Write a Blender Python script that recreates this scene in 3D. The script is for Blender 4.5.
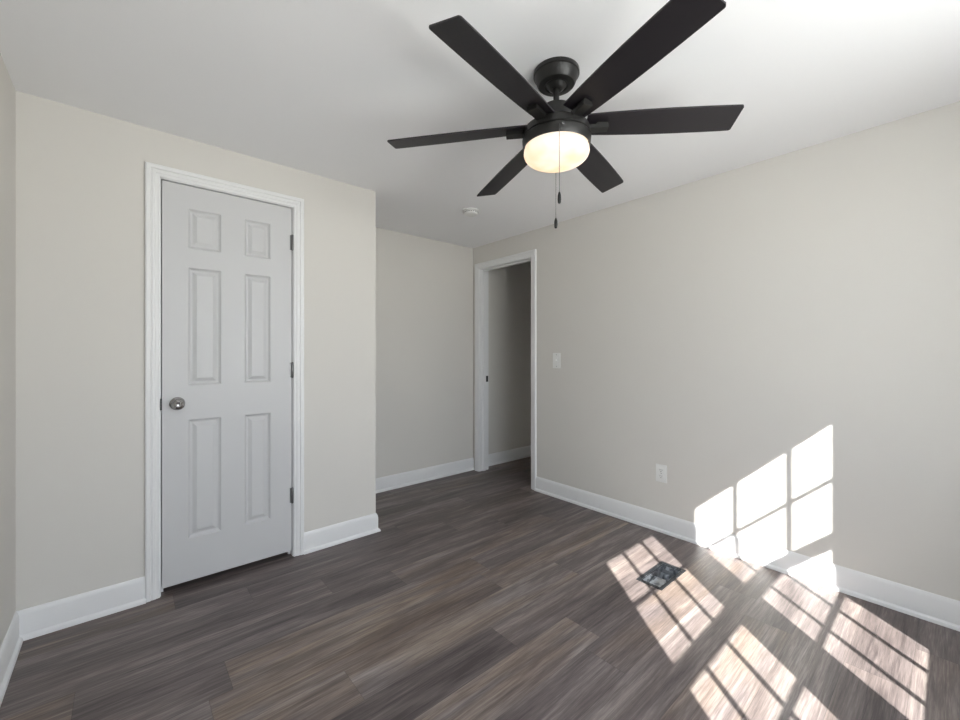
import bpy, bmesh, math, random
from mathutils import Vector, Matrix
random.seed(11)
for o in list(bpy.data.objects): bpy.data.objects.remove(o, do_unlink=True)
S = bpy.context.scene; COL = S.collection
PI = math.pi; R = math.radians

# ------------------------------------------------------------------ camera
CAM_Z = 1.174; YAW = 40.9
cd = bpy.data.cameras.new('camera'); cam = bpy.data.objects.new('camera', cd); COL.objects.link(cam)
cam.location = (0, 0, CAM_Z); cam.rotation_euler = (PI/2, 0, -R(YAW))
cd.sensor_width = 36; cd.lens = 412.0/960*36; cd.shift_y = -5.7/960; cd.clip_start = .01
S.camera = cam

# ------------------------------------------------------------------ light
W = bpy.data.worlds.new('sky'); S.world = W; W.use_nodes = True
nt = W.node_tree; bg = nt.nodes['Background']
tc = nt.nodes.new('ShaderNodeTexCoord'); sx = nt.nodes.new('ShaderNodeSeparateXYZ')
rp = nt.nodes.new('ShaderNodeValToRGB'); mr = nt.nodes.new('ShaderNodeMapRange')
nt.links.new(tc.outputs['Generated'], sx.inputs[0]); nt.links.new(sx.outputs['Z'], mr.inputs[0])
mr.inputs[1].default_value = -1; mr.inputs[2].default_value = 1
nt.links.new(mr.outputs[0], rp.inputs[0]); nt.links.new(rp.outputs[0], bg.inputs[0])
cr = rp.color_ramp
cr.elements[0].position = .0; cr.elements[0].color = (1.1, 1.1, 1.06, 1)
cr.elements[1].position = 1; cr.elements[1].color = (.62, .74, .95, 1)
e = cr.elements.new(.49); e.color = (1.1, 1.1, 1.07, 1)
e = cr.elements.new(.53); e.color = (.85, .89, .95, 1)
bg.inputs[1].default_value = 10.0
SUNV = Vector((.82, 1, -.936))
sd = bpy.data.lights.new('sun', 'SUN'); sun = bpy.data.objects.new('sun', sd); COL.objects.link(sun)
sd.energy = 22; sd.angle = R(.42); sd.color = (1, .985, .945)
sun.rotation_euler = SUNV.to_track_quat('-Z', 'Y').to_euler(); sun.location = (0, -4, 4)
WIN = [(.292, .967), (1.120, 1.795)]; WZ0, WZ1 = .70, 2.03
YB = -.70
for a, b in WIN:
    pl = bpy.data.lights.new('sky_portal', 'AREA'); po = bpy.data.objects.new('sky_portal', pl); COL.objects.link(po)
    pl.shape = 'RECTANGLE'; pl.size = b-a+.06; pl.size_y = WZ1-WZ0+.06
    po.location = ((a+b)/2, YB-.17, (WZ0+WZ1)/2); po.rotation_euler = (PI/2, 0, 0); po.rotation_euler = Vector((0, 1, 0)).to_track_quat('-Z', 'Z').to_euler()
    pl.cycles.is_portal = True
S.view_settings.view_transform = 'Standard'; S.view_settings.look = 'None'
S.view_settings.exposure = 0.52; S.view_settings.gamma = 1; S.view_settings.use_curve_mapping = False

# ------------------------------------------------------------------ materials
def mat(name, col, rough=.5, metal=0, bump=0, bscale=200, spec=.5, emit=None, es=0, coat=0):
    m = bpy.data.materials.new(name); m.use_nodes = True; t = m.node_tree; b = t.nodes['Principled BSDF']
    b.inputs['Base Color'].default_value = (*col, 1); b.inputs['Roughness'].default_value = rough
    b.inputs['Metallic'].default_value = metal; b.inputs['Specular IOR Level'].default_value = spec
    if emit: b.inputs['Emission Color'].default_value = (*emit, 1); b.inputs['Emission Strength'].default_value = es
    # slight procedural variation on every surface
    c = t.nodes.new('ShaderNodeTexCoord'); n = t.nodes.new('ShaderNodeTexNoise'); n.inputs['Scale'].default_value = bscale
    n.inputs['Detail'].default_value = 3
    t.links.new(c.outputs['Object'], n.inputs['Vector'])
    if bump:
        bp = t.nodes.new('ShaderNodeBump'); bp.inputs['Strength'].default_value = bump; bp.inputs['Distance'].default_value = .001
        t.links.new(n.outputs[0], bp.inputs['Height']); t.links.new(bp.outputs[0], b.inputs['Normal'])
    r = t.nodes.new('ShaderNodeMapRange'); r.inputs[3].default_value = rough*.93; r.inputs[4].default_value = min(1, rough*1.07)
    t.links.new(n.outputs[0], r.inputs[0]); t.links.new(r.outputs[0], b.inputs['Roughness'])
    return m
M = {}
M['wall'] = mat('greige_wall_paint', (.69, .668, .628), .75, bump=.12, bscale=160, spec=.3)
M['ceil'] = mat('white_ceiling_paint', (.92, .92, .93), .9, bump=.12, bscale=120, spec=.2)
M['trim'] = mat('white_trim_enamel', (.80, .80, .80), .38, spec=.45)
M['door'] = mat('white_door_paint', (.60, .60, .603), .45, bump=.05, bscale=60)
M['plastic'] = mat('white_plastic', (.82, .82, .80), .35)
M['slot'] = mat('dark_slot', (.03, .03, .03), .6)
M['chrome'] = mat('satin_chrome', (.36, .355, .36), .13, metal=1)
M['hinge'] = mat('satin_nickel', (.20, .20, .20), .35, metal=1)
M['black'] = mat('black_hardware', (.006, .006, .006), .4)
M['housing'] = mat('matte_black_fan_metal', (.011, .0105, .010), .40, bump=.1, bscale=300)
M['blade'] = mat('dark_espresso_blade', (.011, .009, .012), .45, bump=.2, bscale=120)
M['galv'] = mat('galvanised_sheet_metal', (.42, .44, .47), .30, metal=1, bump=.7, bscale=50)
_t = M['galv'].node_tree; _v = _t.nodes.new('ShaderNodeTexVoronoi'); _v.inputs['Scale'].default_value = 55; _c = _t.nodes.new('ShaderNodeTexCoord'); _t.links.new(_c.outputs['Object'], _v.inputs['Vector'])
_s = _t.nodes.new('ShaderNodeSeparateColor'); _t.links.new(_v.outputs['Color'], _s.inputs[0]); _r = _t.nodes.new('ShaderNodeValToRGB'); _t.links.new(_s.outputs[0], _r.inputs[0])
_r.color_ramp.elements[0].color = (.12, .13, .15, 1); _r.color_ramp.elements[1].color = (.62, .65, .69, 1); _t.links.new(_r.outputs[0], _t.nodes['Principled BSDF'].inputs['Base Color'])
M['duct'] = mat('dark_duct_frame', (.06, .063, .07), .35, metal=.8, bump=.3, bscale=120)
M['vinyl'] = mat('white_vinyl_window', (.82, .82, .82), .35)

def glass():
    m = bpy.data.materials.new('window_glass'); m.use_nodes = True; t = m.node_tree; t.nodes.clear()
    o = t.nodes.new('ShaderNodeOutputMaterial'); tr = t.nodes.new('ShaderNodeBsdfTransparent'); gl = t.nodes.new('ShaderNodeBsdfGlossy')
    gl.inputs['Roughness'].default_value = .02; mx = t.nodes.new('ShaderNodeMixShader'); mx.inputs[0].default_value = .035
    tr.inputs[0].default_value = (.96, .97, .97, 1)
    t.links.new(tr.outputs[0], mx.inputs[1]); t.links.new(gl.outputs[0], mx.inputs[2]); t.links.new(mx.outputs[0], o.inputs[0])
    return m
M['glass'] = glass()

def bowlmat():      # lit alabaster-like frosted glass: two bulbs behind it
    m = bpy.data.materials.new('lit_frosted_glass'); m.use_nodes = True; t = m.node_tree; b = t.nodes['Principled BSDF']
    b.inputs['Base Color'].default_value = (.40, .36, .31, 1); b.inputs['Roughness'].default_value = .3
    c = t.nodes.new('ShaderNodeTexCoord'); n = t.nodes.new('ShaderNodeTexNoise'); n.inputs['Scale'].default_value = 9; n.inputs['Detail'].default_value = 2
    t.links.new(c.outputs['Object'], n.inputs['Vector'])
    r = t.nodes.new('ShaderNodeValToRGB'); r.color_ramp.elements[0].position = .38; r.color_ramp.elements[0].color = (1, .70, .42, 1)
    r.color_ramp.elements[1].position = .6; r.color_ramp.elements[1].color = (1, .90, .74, 1)
    t.links.new(n.outputs[0], r.inputs[0]); t.links.new(r.outputs[0], b.inputs['Emission Color'])
    b.inputs['Emission Strength'].default_value = .70
    return m
M['bowl'] = bowlmat()

def planks():
    m = bpy.data.materials.new('grey_brown_vinyl_plank'); m.use_nodes = True; t = m.node_tree; N = t.nodes.new; L = t.links.new
    b = t.nodes['Principled BSDF']
    at = N('ShaderNodeAttribute'); at.attribute_name = 'plank'; sp = N('ShaderNodeSeparateColor'); L(at.outputs['Color'], sp.inputs[0])
    uv = N('ShaderNodeUVMap'); su = N('ShaderNodeSeparateXYZ'); L(uv.outputs[0], su.inputs[0])
    def mth(op, a, c=None, d=None):
        q = N('ShaderNodeMath'); q.operation = op
        for i, v in enumerate((a, c, d)):
            if v is None: continue
            if isinstance(v, (int, float)): q.inputs[i].default_value = v
            else: L(v, q.inputs[i])
        return q.outputs[0]
    seed = mth('MULTIPLY', sp.outputs[1], 37.0)
    def grain(ku, kv, detail, dist, off, scale=1):
        cx = N('ShaderNodeCombineXYZ'); L(mth('MULTIPLY', su.outputs[0], ku), cx.inputs[0]); L(mth('MULTIPLY', su.outputs[1], kv), cx.inputs[1])
        L(mth('ADD', seed, off), cx.inputs[2])
        n = N('ShaderNodeTexNoise'); n.inputs['Scale'].default_value = scale; n.inputs['Detail'].default_value = detail; n.inputs['Roughness'].default_value = .6
        n.inputs['Distortion'].default_value = dist; L(cx.outputs[0], n.inputs['Vector']); return n.outputs[0]
    broad = grain(1.6, 14, 3, .6, 0); fine = grain(4.5, 120, 5, .5, 5.3); brown = grain(1.3, 9, 2, .8, 11.1); pores = grain(16, 330, 3, 0, 3.1)
    g = mth('ADD', mth('MULTIPLY', broad, .85), mth('MULTIPLY', fine, .72)); g = mth('SUBTRACT', g, .785)
    g = mth('MULTIPLY', g, 1.5); v = mth('ADD', mth('ADD', sp.outputs[0], g), mth('MULTIPLY', mth('SUBTRACT', pores, .5), .55))
    rp = N('ShaderNodeValToRGB'); L(v, rp.inputs[0]); r = rp.color_ramp
    r.elements[0].position = 0; r.elements[0].color = (.058, .046, .045, 1)
    r.elements[1].position = 1; r.elements[1].color = (.33, .292, .268, 1)
    e = r.elements.new(.45); e.color = (.146, .119, .114, 1)
    bm_ = N('ShaderNodeMapRange'); bm_.inputs[1].default_value = .33; bm_.inputs[2].default_value = .60; bm_.inputs[3].default_value = 0; bm_.inputs[4].default_value = 1
    L(brown, bm_.inputs[0]); hue = mth('MULTIPLY', bm_.outputs[0], sp.outputs[2])
    mx = N('ShaderNodeMix'); mx.data_type = 'RGBA'; mx.blend_type = 'MULTIPLY'; L(hue, mx.inputs[0]); L(rp.outputs[0], mx.inputs[6]); mx.inputs[7].default_value = (1.06, .95, .78, 1)
    # seams from plank-local coordinates (uv in metres; second map: distance to far edges)
    uv2 = N('ShaderNodeUVMap'); uv2.uv_map = 'far'; s2 = N('ShaderNodeSeparateXYZ'); L(uv2.outputs[0], s2.inputs[0])
    dmin = mth('MINIMUM', mth('MINIMUM', su.outputs[0], s2.outputs[0]), mth('MINIMUM', su.outputs[1], s2.outputs[1]))
    sm = N('ShaderNodeMapRange'); sm.inputs[1].default_value = .0004; sm.inputs[2].default_value = .0014; sm.inputs[3].default_value = .65; sm.inputs[4].default_value = 1; L(dmin, sm.inputs[0])
    m2 = N('ShaderNodeMix'); m2.data_type = 'RGBA'; m2.blend_type = 'MULTIPLY'; m2.inputs[0].default_value = 1; L(mx.outputs[2], m2.inputs[6]); L(sm.outputs[0], m2.inputs[7])
    L(m2.outputs[2], b.inputs['Base Color'])
    rr = N('ShaderNodeMapRange'); rr.inputs[3].default_value = .36; rr.inputs[4].default_value = .50; L(fine, rr.inputs[0]); L(rr.outputs[0], b.inputs['Roughness'])
    b.inputs['Specular IOR Level'].default_value = .45
    bp = N('ShaderNodeBump'); bp.inputs['Strength'].default_value = .35; bp.inputs['Distance'].default_value = .0012
    L(mth('ADD', mth('ADD', pores, fine), mth('MULTIPLY', sm.outputs[0], 1.0)), bp.inputs['Height']); L(bp.outputs[0], b.inputs['Normal'])
    return m
M['floor'] = planks()

# ------------------------------------------------------------------ helpers
def obj(name, bm, m, parent=None, smooth=False, autos=None):
    me = bpy.data.meshes.new(name)
    bmesh.ops.recalc_face_normals(bm, faces=bm.faces[:])
    bm.to_mesh(me); bm.free()
    o = bpy.data.objects.new(name, me); COL.objects.link(o)
    if m: me.materials.append(m)
    if parent: o.parent = parent
    if smooth:
        for p in me.polygons: p.use_smooth = True
        me.set_sharp_from_angle(angle=R(autos or 35))
    return o
def struct(o): o['kind'] = 'structure'; return o
def empty(name, loc=(0, 0, 0)):
    o = bpy.data.objects.new(name, None); COL.objects.link(o); o.location = loc; o.empty_display_size = .05; return o
def thing(name, label, cat, loc=(0, 0, 0), group=None):
    o = empty(name, loc); o['label'] = label; o['category'] = cat
    if group: o['group'] = group
    return o
def box(bm, x0, x1, y0, y1, z0, z1, bevel=0):
    r = bmesh.ops.create_cube(bm, size=1)
    for v in r['verts']:
        v.co = Vector(((x0+x1)/2+v.co.x*(x1-x0), (y0+y1)/2+v.co.y*(y1-y0), (z0+z1)/2+v.co.z*(z1-z0)))
    if bevel:
        es = list({e for v in r['verts'] for e in v.link_edges})
        bmesh.ops.bevel(bm, geom=es, offset=bevel, segments=2, affect='EDGES')
    return bm
def B(*a, **k): return box(bmesh.new(), *a, **k)
def lathe(bm, prof, n=48, M4=None, cap=True):
    rings = []
    for r, z in prof:
        rings.append([bm.verts.new((r*math.cos(2*PI*i/n), r*math.sin(2*PI*i/n), z)) for i in range(n)] if r > 1e-6 else [bm.verts.new((0, 0, z))])
    for a, b in zip(rings, rings[1:]):
        for i in range(n):
            j = (i+1) % n
            if len(a) == 1 and len(b) == 1: continue
            if len(a) == 1: bm.faces.new((a[0], b[i], b[j]))
            elif len(b) == 1: bm.faces.new((a[i], a[j], b[0]))
            else: bm.faces.new((a[i], a[j], b[j], b[i]))
    if cap:
        if len(rings[0]) > 1: bm.faces.new(rings[0])
        if len(rings[-1]) > 1: bm.faces.new(rings[-1])
    if M4 is not None:
        vs = [v for r in rings for v in r]; bmesh.ops.transform(bm, matrix=M4, verts=vs)
    return bm
def sweep(bm, path, prof, left=True):
    """profile (t outward, z) along a 2D path with mitred corners; outward is to the left of travel"""
    P = [Vector(p) for p in path]; n = len(P); offs = []
    for i in range(n):
        ns = []
        if i > 0: d = (P[i]-P[i-1]).normalized(); ns.append(Vector((-d.y, d.x)))
        if i < n-1: d = (P[i+1]-P[i]).normalized(); ns.append(Vector((-d.y, d.x)))
        if len(ns) == 2:
            m_ = (ns[0]+ns[1]).normalized(); offs.append(m_/max(.2, m_.dot(ns[0])))
        else: offs.append(ns[0])
    if not left: offs = [-o for o in offs]
    rows = [[bm.verts.new((P[i].x+offs[i].x*t, P[i].y+offs[i].y*t, z)) for t, z in prof] for i in range(n)]
    k = len(prof)
    for a, b in zip(rows, rows[1:]):
        for j in range(k): bm.faces.new((a[j], a[(j+1) % k], b[(j+1) % k], b[j]))
    bm.faces.new(rows[0]); bm.faces.new(rows[-1][::-1]); return bm
CAS = [(0, 0), (0, .008), (.004, .010), (.014, .010), (.018, .013), (.028, .014), (.033, .012), (.037, .0165), (.050, .0175), (.055, .015), (.057, .011), (.057, 0)]
def casing(bm, a0, a1, z1, fmap, prof=CAS, z0=0, closed=False):
    """three-sided (or four-sided) door casing; a along the wall, t out of the wall"""
    cols = []
    for u, t in prof:
        pts = [(a0-u, z0-(u if closed else 0)), (a0-u, z1+u), (a1+u, z1+u), (a1+u, z0-(u if closed else 0))]
        cols.append([bm.verts.new(fmap(a, t, z)) for a, z in pts])
    k = len(cols); segs = [(0, 1), (1, 2), (2, 3)] + ([(3, 0)] if closed else [])
    for s, e_ in segs:
        for j in range(k):
            jn = (j+1) % k; bm.faces.new((cols[j][s], cols[jn][s], cols[jn][e_], cols[j][e_]))
    if not closed:
        bm.faces.new([c[0] for c in cols]); bm.faces.new([c[3] for c in cols][::-1])
    return bm

# ------------------------------------------------------------------ room shell
H = 2.255; XL = -.333; XR = 2.70; YC = 2.522; YA = 3.225; XC = 1.268; XE = 3.95
DY0, DY1, DZ = 2.432, 3.122, 2.022          # doorway in the right wall
CX0, CX1, CZ = .1385, .7445, 2.026         # closet door opening (inside of jamb)
T = .115
RX0, RX1, RY0, RY1 = 2.022, 2.308, .956, 1.092   # floor duct opening outer rim
# floor: one quad per plank (clipped round the duct hole), tone and hue belong to the plank
PW = .1725; PO = .1055; PL = 1.22
knownx = {5: 1.497, 6: 1.195, 9: .292, 10: 1.094, 11: 2.00, 12: 1.69, 13: .183, 16: 2.02, 7: .62, 8: 1.44}
tones = {(6, 0): (.24, .05), (6, 1): (.47, .25), (5, 0): (.58, .7), (5, 1): (.33, .1), (7, 0): (.54, .7), (7, 1): (.60, .7), (8, 0): (.50, .9), (8, 1): (.56, .9),
         (9, 1): (.52, 1.0), (9, 0): (.34, .1), (10, 0): (.34, .0), (10, 1): (.50, .6), (11, 0): (.40, .1), (11, 1): (.36, .2), (13, 0): (.46, .9), (13, 1): (.33, 0),
         (12, 0): (.34, .1), (12, 1): (.44, .3), (4, 0): (.30, .0), (4, 1): (.40, .1), (3, 0): (.42, .2), (3, 1): (.45, .2)}
bm = bmesh.new(); fl = []
def clip_rects(x0, x1, y0, y1):
    hx0, hx1, hy0, hy1 = RX0+.012, RX1-.012, RY0+.012, RY1-.012
    if x1 <= hx0 or x0 >= hx1 or y1 <= hy0 or y0 >= hy1: return [(x0, x1, y0, y1)]
    out = []
    if x0 < hx0: out.append((x0, hx0, y0, y1))
    if x1 > hx1: out.append((hx1, x1, y0, y1))
    a, b = max(x0, hx0), min(x1, hx1)
    if y0 < hy0: out.append((a, b, y0, hy0))
    if y1 > hy1: out.append((a, b, hy1, y1))
    return out
fx0, fx1, fy0, fy1 = XL-.1, XE+.1, -.9, YA+.1
uvl = bm.loops.layers.uv.new('UVMap'); uvf = bm.loops.layers.uv.new('far'); cl = bm.loops.layers.float_color.new('plank')
for r_ in range(int((fy0-PO)//PW), int((fy1-PO)//PW)+1):
    y0, y1 = PO+r_*PW, PO+(r_+1)*PW
    xs = knownx.get(r_, random.uniform(0, PL)); 
    for k in range(-3, 4):
        x0, x1 = xs+(k-1)*PL, xs+k*PL
        tone, hue = tones.get((r_, k), (random.uniform(.30, .55), random.choice([0, .1, .2, .3, .7])))
        sd_ = random.random()
        cx0, cx1, cy0, cy1 = max(x0, fx0), min(x1, fx1), max(y0, fy0), min(y1, fy1)
        if cx1 <= cx0 or cy1 <= cy0: continue
        for (a, b, c, d) in clip_rects(cx0, cx1, cy0, cy1):
            vs = [bm.verts.new((x, y, 0)) for x, y in ((a, c), (b, c), (b, d), (a, d))]; f = bm.faces.new(vs)
            for lp in f.loops:
                lp[uvl].uv = (lp.vert.co.x-x0, lp.vert.co.y-y0); lp[uvf].uv = (x1-lp.vert.co.x, y1-lp.vert.co.y); lp[cl] = (tone, sd_, hue, 1)
me = bpy.data.meshes.new('floor'); bm.to_mesh(me); bm.free(); fo = bpy.data.objects.new('floor', me); COL.objects.link(fo); me.materials.append(M['floor']); struct(fo)
struct(obj('ceiling', B(XL-.1, XE+.1, -.9, YA+.1, H, H+.1), M['ceil']))
struct(obj('wall_left', B(XL-.12, XL, YB-.16, YA+.12, -.02, H), M['wall']))
struct(obj('wall_alcove', B(XL, XE, YA, YA+.12, -.02, H), M['wall']))
bm = bmesh.new()                                   # closet front with door opening, and closet side
box(bm, XL, CX0-.018, YC, YC+T, 0, H); box(bm, CX1+.018, XC, YC, YC+T, 0, H); box(bm, CX0-.018, CX1+.018, YC, YC+T, CZ+.018, H)
box(bm, XC-T, XC, YC+T, YA, 0, H)
struct(obj('wall_closet', bm, M['wall']))
bm = bmesh.new()
box(bm, XR, XR+T, YB-.16, DY0-.018, 0, H); box(bm, XR, XR+T, DY1+.018, YA, 0, H); box(bm, XR, XR+T, DY0-.018, DY1+.018, DZ+.018, H)
struct(obj('wall_right', bm, M['wall']))
struct(obj('wall_hall', B(XE, XE+.1, 1.1, YA, 0, H), M['wall']))
struct(obj('wall_hall_near', B(XR+T, XE, 1.0, 1.1, 0, H), M['wall']))
bm = bmesh.new(); xs = [XL]+[v for w in WIN for v in w]+[XR]
for i in range(0, len(xs), 2): box(bm, xs[i], xs[i+1], YB-.16, YB, 0, H)
for a, b in WIN: box(bm, a, b, YB-.16, YB, 0, WZ0); box(bm, a, b, YB-.16, YB, WZ1, H)
struct(obj('wall_back', bm, M['wall']))

# baseboards with shoe moulding
BP = [(0, 0), (.024, 0), (.024, .006), (.021, .014), (.014, .019), (.012, .021), (.012, .092), (.0105, .097), (.0105, .103), (.006, .114), (.003, .119), (0, .120)]
def base(name, path, left=True):
    struct(obj(name, sweep(bmesh.new(), path, BP, left), M['trim'], smooth=True, autos=28))
base('baseboard_left', [(XL, YB), (XL, YC), (CX0-.057, YC)], left=False)
base('baseboard_closet', [(CX1+.057, YC), (XC, YC), (XC, YA), (XR, YA)], left=False)
base('baseboard_right', [(XR, YB), (XR, DY0-.057)], left=True)
base('baseboard_back', [(XL, YB), (XR, YB)], left=True)
base('baseboard_hall', [(XR+T, YA), (XE, YA), (XE, 1.1)], left=False)
bm = bmesh.new()

# ------------------------------------------------------------------ closet door (door_1)
d1 = struct(empty('door_1', ((CX0+CX1)/2, YC, 0)))
# keep the placement of the vertices in world space: subtract the root's place instead of using inverse matrices
def child(name, bm, m, par, **k):
    root = par
    while root.parent: root = root.parent
    bmesh.ops.translate(bm, vec=-Vector(root.location), verts=bm.verts[:])
    o = obj(name, bm, m, None, **k); o.parent = par; return o
child('casing', casing(bmesh.new(), CX0-.004, CX1+.004, CZ+.004, lambda a, t, z: (a, YC-t, z)), M['trim'], d1, smooth=True, autos=20)
bm = bmesh.new()
box(bm, CX0-.018, CX0, YC, YC+T, 0, CZ); box(bm, CX1, CX1+.018, YC, YC+T, 0, CZ); box(bm, CX0-.018, CX1+.018, YC, YC+T, CZ, CZ+.018)
box(bm, CX0, CX0+.012, YC+.045, YC+.08, 0, CZ-.012); box(bm, CX1-.012, CX1, YC+.045, YC+.08, 0, CZ-.012); box(bm, CX0, CX1, YC+.045, YC+.08, CZ-.012, CZ)
child('jamb', bm, M['trim'], d1)
# six-panel slab
SX0, SX1, SZ0, SZ1 = CX0+.0045, CX1-.0045, .034, CZ-.005; YS = YC+.004
gx = [SX0, .2475, .3895, .4985, .6275, SX1]; gz = [SZ0, .247, .845, 1.018, 1.611, 1.708, 1.908, SZ1]
bm = bmesh.new(); V = {}
def vv(x, y, z):
    k = (round(x, 5), round(y, 5), round(z, 5))
    if k not in V: V[k] = bm.verts.new((x, y, z))
    return V[k]
def q(*p): bm.faces.new([vv(*a) for a in p])
for i in range(5):
    for j in range(7):
        x0, x1, z0, z1 = gx[i], gx[i+1], gz[j], gz[j+1]
        if i in (1, 3) and j in (1, 3, 5):
            prev = (0, 0)
            for ins, dep in ((.003, .003), (.009, .010), (.013, .0115), (.018, .0115), (.036, .0015)):
                (a, da), (b, db) = prev, (ins, dep)
                o_ = [(x0+a, YS+da, z0+a), (x1-a, YS+da, z0+a), (x1-a, YS+da, z1-a), (x0+a, YS+da, z1-a)]
                n_ = [(x0+b, YS+db, z0+b), (x1-b, YS+db, z0+b), (x1-b, YS+db, z1-b), (x0+b, YS+db, z1-b)]
                for k in range(4): q(o_[k], o_[(k+1) % 4], n_[(k+1) % 4], n_[k])
                prev = (ins, dep)
            q(*n_)
        else: q((x0, YS, z0), (x1, YS, z0), (x1, YS, z1), (x0, YS, z1))
YT = YS+.035
for i in range(5):
    q((gx[i], YS, SZ0), (gx[i+1], YS, SZ0), (gx[i+1], YT, SZ0), (gx[i], YT, SZ0)); q((gx[i], YS, SZ1), (gx[i+1], YS, SZ1), (gx[i+1], YT, SZ1), (gx[i], YT, SZ1))
for j in range(7):
    q((SX0, YS, gz[j]), (SX0, YS, gz[j+1]), (SX0, YT, gz[j+1]), (SX0, YT, gz[j])); q((SX1, YS, gz[j]), (SX1, YS, gz[j+1]), (SX1, YT, gz[j+1]), (SX1, YT, gz[j]))
    for i in range(5): q((gx[i], YT, gz[j]), (gx[i+1], YT, gz[j]), (gx[i+1], YT, gz[j+1]), (gx[i], YT, gz[j+1]))
slab = child('door_slab', bm, M['door'], d1)
for zc in (1.822, 1.083, .356):
    bm = bmesh.new(); xh = CX1-.002
    lathe(bm, [(.0, -.046), (.004, -.046), (.0065, -.042), (.0065, .042), (.004, .046), (0, .046)], 16, Matrix.Translation((xh, YS-.007, zc)))
    box(bm, xh-.012, xh+.004, YS-.003, YS+.0005, zc-.043, zc+.043)
    child('hinge', bm, M['hinge'], d1, smooth=True)
kx, kz = .203, .930
prof = [(0, 0), (.031, 0), (.032, .004), (.029, .008), (.014, .011), (.011, .016), (.011, .028), (.016, .033), (.0245, .040), (.027, .048), (.0265, .056), (.022, .062), (.012, .0645), (.010, .063), (0, .063)]
kn = child('door_knob', lathe(bmesh.new(), prof, 40, Matrix.Translation((kx, YS, kz)) @ Matrix.Rotation(PI/2, 4, 'X')), M['chrome'], slab, smooth=True, autos=50)
kn['label'] = 'round satin chrome door knob'
child('latch_plate', B(CX0-.004, CX0+.004, YC-.006, YC+.03, kz-.028, kz+.028, bevel=.001), M['black'], d1)

# ------------------------------------------------------------------ doorway (door_2)
d2 = struct(empty('door_2', (XR, (DY0+DY1)/2, 0)))
child('casing', casing(bmesh.new(), DY0-.004, DY1+.004, DZ+.004, lambda a, t, z: (XR-t, a, z)), M['trim'], d2, smooth=True, autos=20)
child('casing', casing(bmesh.new(), DY0-.004, DY1+.004, DZ+.004, lambda a, t, z: (XR+T+t, a, z)), M['trim'], d2, smooth=True, autos=20)
bm = bmesh.new()
box(bm, XR, XR+T, DY0-.018, DY0, 0, DZ); box(bm, XR, XR+T, DY1, DY1+.018, 0, DZ); box(bm, XR, XR+T, DY0-.018, DY1+.018, DZ, DZ+.018)
child('jamb', bm, M['trim'], d2)
bm = bmesh.new()
box(bm, XR+.04, XR+.074, DY0, DY0+.011, 0, DZ-.011); box(bm, XR+.04, XR+.074, DY1-.011, DY1, 0, DZ-.011); box(bm, XR+.04, XR+.074, DY0, DY1, DZ-.011, DZ)
child('door_stop', bm, M['trim'], d2)
child('strike_plate', B(XR+T-.030, XR+T-.003, DY1-.0025, DY1, .895, .955, bevel=.0008), M['black'], d2)

# ------------------------------------------------------------------ windows behind the camera
YU, YLo = -.80, -.765       # glass planes of upper (outer) and lower (inner) sash
for wi, (a, b) in enumerate(WIN):
    w = struct(empty('window_%d' % (wi+1), ((a+b)/2, YB, WZ0)))
    ux0, ux1 = a+.022, b-.020; mu = [a+.232, a+.444]
    bm = bmesh.new()
    box(bm, a, a+.014, YB-.15, YU+.03, WZ0, WZ1); box(bm, b-.012, b, YB-.15, YU+.03, WZ0, WZ1); box(bm, a, b, YB-.15, YU+.03, WZ1-.014, WZ1); box(bm, a, b, YB-.15, YB-.03, WZ0, WZ0+.012)
    child('window_frame', bm, M['vinyl'], w)
    for nm, yy, z0, z1, zm in (('upper_sash', YU, 1.398, 1.960, 1.671), ('lower_sash', YLo, .770, 1.296, 1.056)):
        bm = bmesh.new(); h = .012
        lo = .055 if nm == 'upper_sash' else .045; hi = .056 if nm == 'upper_sash' else .045
        box(bm, a+.002, ux0, yy-h, yy+h, z0-lo, z1+hi); box(bm, ux1, b-.002, yy-h, yy+h, z0-lo, z1+hi)
        box(bm, ux0, ux1, yy-h, yy+h, z0-lo, z0); box(bm, ux0, ux1, yy-h, yy+h, z1, z1+hi)
        s = child(nm, bm, M['vinyl'], w)
        bm = bmesh.new()
        for mxx in mu: box(bm, mxx-.0100, mxx+.0100, yy-.006, yy+.006, z0, z1)
        box(bm, ux0, ux1, yy-.006, yy+.006, zm-.0095, zm+.0095)
        child('muntin', bm, M['vinyl'], s)
        child('pane', B(ux0, ux1, yy-.0015, yy+.0015, z0, z1), M['glass'], s)
    child('casing', casing(bmesh.new(), a, b, WZ1, lambda p, t, z: (p, YB+t, z), z0=WZ0), M['trim'], w, smooth=True, autos=20)
    child('window_sill', B(a-.07, b+.07, YB-.03, YB+.028, WZ0-.022, WZ0-.004, bevel=.003), M['trim'], w)

# ------------------------------------------------------------------ ceiling fan
FX, FY = 1.256, 1.003
fan = thing('ceiling_fan', 'black six-blade ceiling fan with a lit frosted glass bowl, hung from the ceiling', 'ceiling fan', (FX, FY, H))
def fchild(name, bm, m, par=fan, **k):      # geometry given in fan-centred xy and world z
    bmesh.ops.translate(bm, vec=(0, 0, -H), verts=bm.verts[:]); o = obj(name, bm, m, None, **k); o.parent = par; return o
fchild('canopy', lathe(bmesh.new(), [(0, H), (.086, H), (.087, H-.004), (.087, H-.014), (.083, H-.017), (.081, H-.022), (.071, H-.047), (.067, H-.051), (.045, H-.053), (.040, H-.050), (.035, H-.053), (.030, H-.062), (.020, H-.068), (0, H-.068)], 56), M['housing'], smooth=True, autos=30)
fchild('downrod', lathe(bmesh.new(), [(.0, H-.06), (.0115, H-.06), (.0115, H-.135), (.023, H-.135), (.024, H-.155), (0, H-.155)], 24), M['housing'], smooth=True, autos=30)
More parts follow.
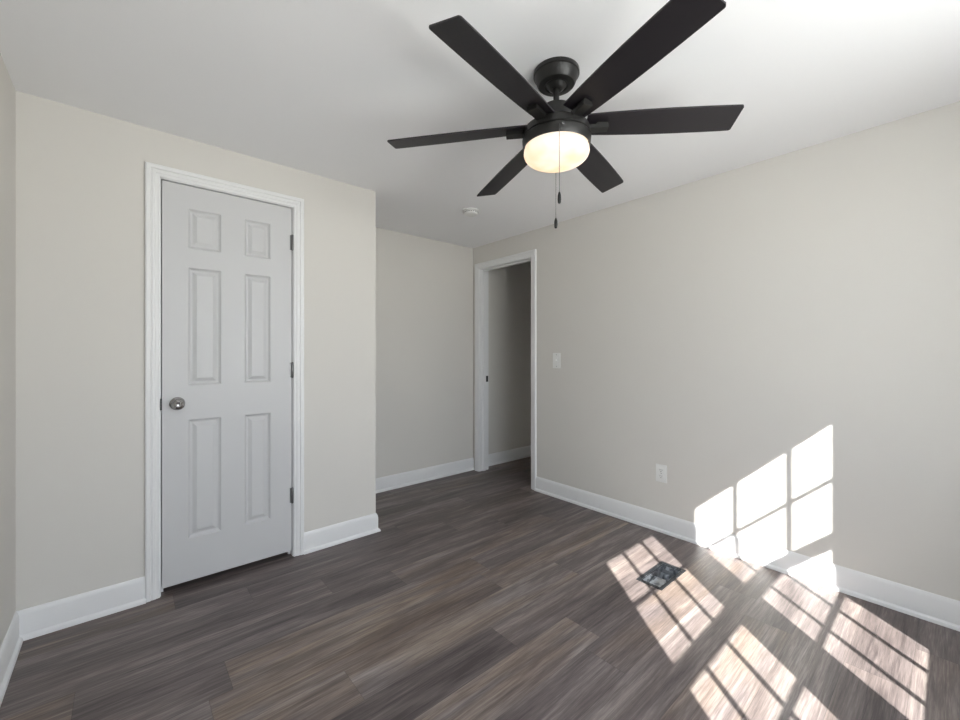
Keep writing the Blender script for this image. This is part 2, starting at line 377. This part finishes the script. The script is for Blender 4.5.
fchild('motor_housing', lathe(bmesh.new(), [(0, 2.118), (.050, 2.118), (.060, 2.114), (.066, 2.104), (.069, 2.070), (.074, 2.060), (.098, 2.052), (.108, 2.040), (.124, 2.032), (.126, 2.026), (.126, 2.008), (.121, 2.004), (0, 2.004)], 64), M['housing'], smooth=True, autos=30)
pan = fchild('light_fitter', lathe(bmesh.new(), [(0, 2.004), (.120, 2.004), (.128, 2.0), (.130, 1.996), (.1275, 1.966), (.1255, 1.962), (.1215, 1.964), (.120, 1.985), (0, 1.985)], 64), M['housing'], smooth=True, autos=30)
pr = [(.118, 1.974), (.1195, 1.962), (.1225, 1.956)]
for i in range(1, 15):
    t = i/14*PI/2; pr.append((1*.1245*math.cos(t)**.58, 1.950-.048*math.sin(t)**.9))
pr[-1] = (0, 1.902)
bowl = fchild('glass_bowl', lathe(bmesh.new(), pr, 64, cap=False), M['bowl'], smooth=True, autos=60)
bowl['label'] = 'lit frosted white glass bowl'
bm = bmesh.new()
lathe(bm, [(0, 0), (.0045, 0), (.0045, .003), (0, .004)], 12, Matrix.Translation(Vector((-math.sin(R(YAW))*.130, -math.cos(R(YAW))*.130, 1.987))) @ Matrix.Rotation(-R(YAW), 4, 'Z') @ Matrix.Rotation(PI/2, 4, 'X'))
fchild('fitter_screw', bm, M['chrome'], pan)
TX, TY = .0046, -.0210; PH0 = -167.29; RB = .652
def blade_bm():
    bm = bmesh.new(); st = [(.112, .047), (.20, .0520), (.32, .0560), (.42, .0572), (.52, .0570), (.60, .0562), (RB-.008, .0552), (RB-.003, .0535), (RB, .049)]
    rows = []
    for r_, w_ in st:
        zz = 2.043 - (2.043-2.0245)*(r_-.112)/(RB-.112)
        row = []
        for th in (0, 1):
            for s in (-1, 0, 1): row.append(bm.verts.new((r_, s*w_, zz-s*.0133*(w_/.055)+th*.0055)))
        rows.append(row)
    for a, b in zip(rows, rows[1:]):
        for (i, j) in ((0, 1), (1, 2), (2, 5), (5, 4), (4, 3), (3, 0)): bm.faces.new((a[i], a[j], b[j], b[i]))
    bm.faces.new([rows[0][i] for i in (0, 1, 2, 5, 4, 3)]); bm.faces.new([rows[-1][i] for i in (0, 1, 2, 5, 4, 3)])
    return bm
for k in range(6):
    a = R(PH0+60*k); m4 = Matrix.Rotation(a, 4, 'Z')
    bm = blade_bm(); bmesh.ops.transform(bm, matrix=m4, verts=bm.verts[:])
    for v in bm.verts: v.co.z += TX*v.co.x+TY*v.co.y
    bl = fchild('blade', bm, M['blade'])
    bm = bmesh.new()
    box(bm, .095, .192, -.019, .019, 2.021, 2.037, bevel=.0015); box(bm, .15, .19, -.014, .014, 2.030, 2.046)
    bmesh.ops.transform(bm, matrix=m4, verts=bm.verts[:])
    for v in bm.verts: v.co.z += TX*v.co.x+TY*v.co.y
    fchild('blade_iron', bm, M['housing'], bl)
Fv = Vector((math.sin(R(YAW)), math.cos(R(YAW)))); Rv = Vector((Fv.y, -Fv.x))
for fd, rt, ztop, zf1, zf0, rr in ((-.134, -.014, 1.984, 1.745, 1.703, .0062), (.134, .023, 1.962, 1.742, 1.698, .0072)):
    p = Fv*fd+Rv*rt; bm = bmesh.new(); n = 70
    cyl = [(0, ztop), (.0008, ztop), (.0008, zf1), (0, zf1)]; lathe(bm, cyl, 6, Matrix.Translation((p.x, p.y, 0)), cap=False)
    z = ztop
    while z > zf1:
        bmesh.ops.create_icosphere(bm, subdivisions=1, radius=.0014, matrix=Matrix.Translation((p.x, p.y, z))); z -= .0042
    ch = fchild('pull_chain', bm, M['hinge'], pan, smooth=True)
    h = zf1-zf0
    fchild('pull_fob', lathe(bmesh.new(), [(0, zf1), (.002, zf1), (rr*.55, zf1-.1*h), (rr*.9, zf1-.3*h), (rr, zf1-.65*h), (rr*.85, zf0+.08*h), (rr*.4, zf0), (0, zf0)], 20, Matrix.Translation((p.x, p.y, 0))), M['black'], fan, smooth=True, autos=50)

# ------------------------------------------------------------------ smoke detector
sm = thing('smoke_detector', 'small round white smoke detector on the ceiling between fan and doorway', 'smoke detector', (1.975, 2.385, H))
def at(o, name, bm, m, par=None, **k):
    c = obj(name, bm, m, None, **k); c.parent = par or o; return c
at(sm, 'base_ring', lathe(bmesh.new(), [(0, 0), (.060, 0), (.061, -.003), (.061, -.010), (.056, -.012), (0, -.012)], 40), M['plastic'], smooth=True)
bd = at(sm, 'cover', lathe(bmesh.new(), [(0, -.012), (.050, -.012), (.054, -.015), (.053, -.024), (.046, -.033), (.030, -.037), (0, -.038)], 40), M['plastic'], smooth=True)
bm = bmesh.new()
for k in range(20):
    a = 2*PI*k/20; m4 = Matrix.Rotation(a, 4, 'Z'); b2 = B(.0515, .0546, -.0035, .0035, -.0225, -.0165); bmesh.ops.transform(b2, matrix=m4, verts=b2.verts[:])
    tmp = bpy.data.meshes.new('t'); b2.to_mesh(tmp); b2.free(); bm.from_mesh(tmp); bpy.data.meshes.remove(tmp)
at(sm, 'vent_slots', bm, M['hinge'], bd)
at(sm, 'test_button', lathe(bmesh.new(), [(0, -.037), (.009, -.037), (.008, -.0405), (0, -.041)], 20, Matrix.Translation((.012, 0, 0))), M['plastic'], bd, smooth=True)

# ------------------------------------------------------------------ light switch, wall outlet
sw = thing('light_switch', 'white single toggle light switch plate on the wall beside the doorway', 'light switch', (XR, 2.150, 1.122))
at(sw, 'cover_plate', B(-.006, 0, -.040, .040, -.063, .063, bevel=.0025), M['plastic'])
at(sw, 'toggle_surround', B(-.0075, -.005, -.0165, .0165, -.034, .034, bevel=.0008), M['plastic'])
tg = B(-.018, -.006, -.005, .005, -.005, .009, bevel=.0012); bmesh.ops.rotate(tg, cent=(-.006, 0, 0), matrix=Matrix.Rotation(R(22), 3, 'Y'), verts=tg.verts[:])
at(sw, 'toggle', tg, M['plastic'])
for s in (-1, 1): at(sw, 'screw', lathe(bmesh.new(), [(0, 0), (.0035, 0), (.003, .0012), (0, .0015)], 12, Matrix.Translation((-.006, 0, s*.048)) @ Matrix.Rotation(-PI/2, 4, 'Y')), M['hinge'])
ou = thing('wall_outlet', 'white duplex electrical outlet low on the right wall', 'outlet', (XR, 1.277, .385))
at(ou, 'cover_plate', B(-.006, 0, -.0375, .0375, -.0585, .0585, bevel=.0025), M['plastic'])
for s in (-1, 1):
    bm = bmesh.new(); lathe(bm, [(0, 0), (.0175, 0), (.0175, .0022), (.0165, .003), (0, .003)], 32, Matrix.Translation((-.006, 0, s*.0195)) @ Matrix.Rotation(-PI/2, 4, 'Y') @ Matrix.Diagonal((.82, 1, 1, 1)))
    rc = at(ou, 'receptacle', bm, M['plastic'], smooth=True)
    bm = bmesh.new()
    box(bm, -.0095, -.0088, -.0075, -.0055, s*.0195-.001, s*.0195+.008); box(bm, -.0095, -.0088, .0055, .0075, s*.0195-.001, s*.0195+.008)
    lathe(bm, [(0, 0), (.0028, 0), (.0028, .0006), (0, .0006)], 12, Matrix.Translation((-.0089, 0, s*.0195-.0075)) @ Matrix.Rotation(-PI/2, 4, 'Y'))
    at(ou, 'slots', bm, M['slot'], rc)
at(ou, 'screw', lathe(bmesh.new(), [(0, 0), (.0032, 0), (.0028, .0012), (0, .0015)], 12, Matrix.Translation((-.006, 0, 0)) @ Matrix.Rotation(-PI/2, 4, 'Y')), M['hinge'])

# ------------------------------------------------------------------ floor register (open sheet-metal duct boot)
cx, cy = (RX0+RX1)/2, (RY0+RY1)/2; hx, hy = (RX1-RX0)/2, (RY1-RY0)/2
rg = thing('floor_register', 'open rectangular metal floor vent set in the sunlit planks', 'floor vent', (cx, cy, 0))
def ringbox(loops, close=True):
    bm = bmesh.new(); rows = []
    for ax, ay, z, ox, oy in loops: rows.append([bm.verts.new((ox+sx_*ax, oy+sy_*ay, z)) for sx_, sy_ in ((-1, -1), (1, -1), (1, 1), (-1, 1))])
    for a, b in zip(rows, rows[1:]):
        for i in range(4): bm.faces.new((a[i], a[(i+1) % 4], b[(i+1) % 4], b[i]))
    if close: bm.faces.new(rows[-1])
    return bm
at(rg, 'rim', ringbox([(hx, hy, 0.0002, 0, 0), (hx-.001, hy-.001, .003, 0, 0), (hx-.017, hy-.017, .003, 0, 0), (hx-.018, hy-.018, -.006, 0, 0)], False), M['duct'])
at(rg, 'duct_boot', ringbox([(hx-.0175, hy-.0175, .0, 0, 0), (hx-.019, hy-.019, -.05, 0, 0), (hx-.045, hy-.022, -.11, .012, 0), (hx-.055, hy-.024, -.16, .02, 0)]), M['galv'])
bm = bmesh.new()
vs = [bm.verts.new(p) for p in ((-.105, -.046, -.052), (.02, -.046, -.030), (.02, .046, -.030), (-.105, .046, -.052))]; bm.faces.new(vs)
vs2 = [bm.verts.new(p) for p in ((.02, -.046, -.030), (.03, -.046, -.06), (.03, .046, -.06), (.02, .046, -.030))]; bm.faces.new(vs2)
bmesh.ops.remove_doubles(bm, verts=bm.verts[:], dist=1e-5); bmesh.ops.solidify(bm, geom=bm.faces[:], thickness=.0012)
at(rg, 'damper', bm, M['galv'])
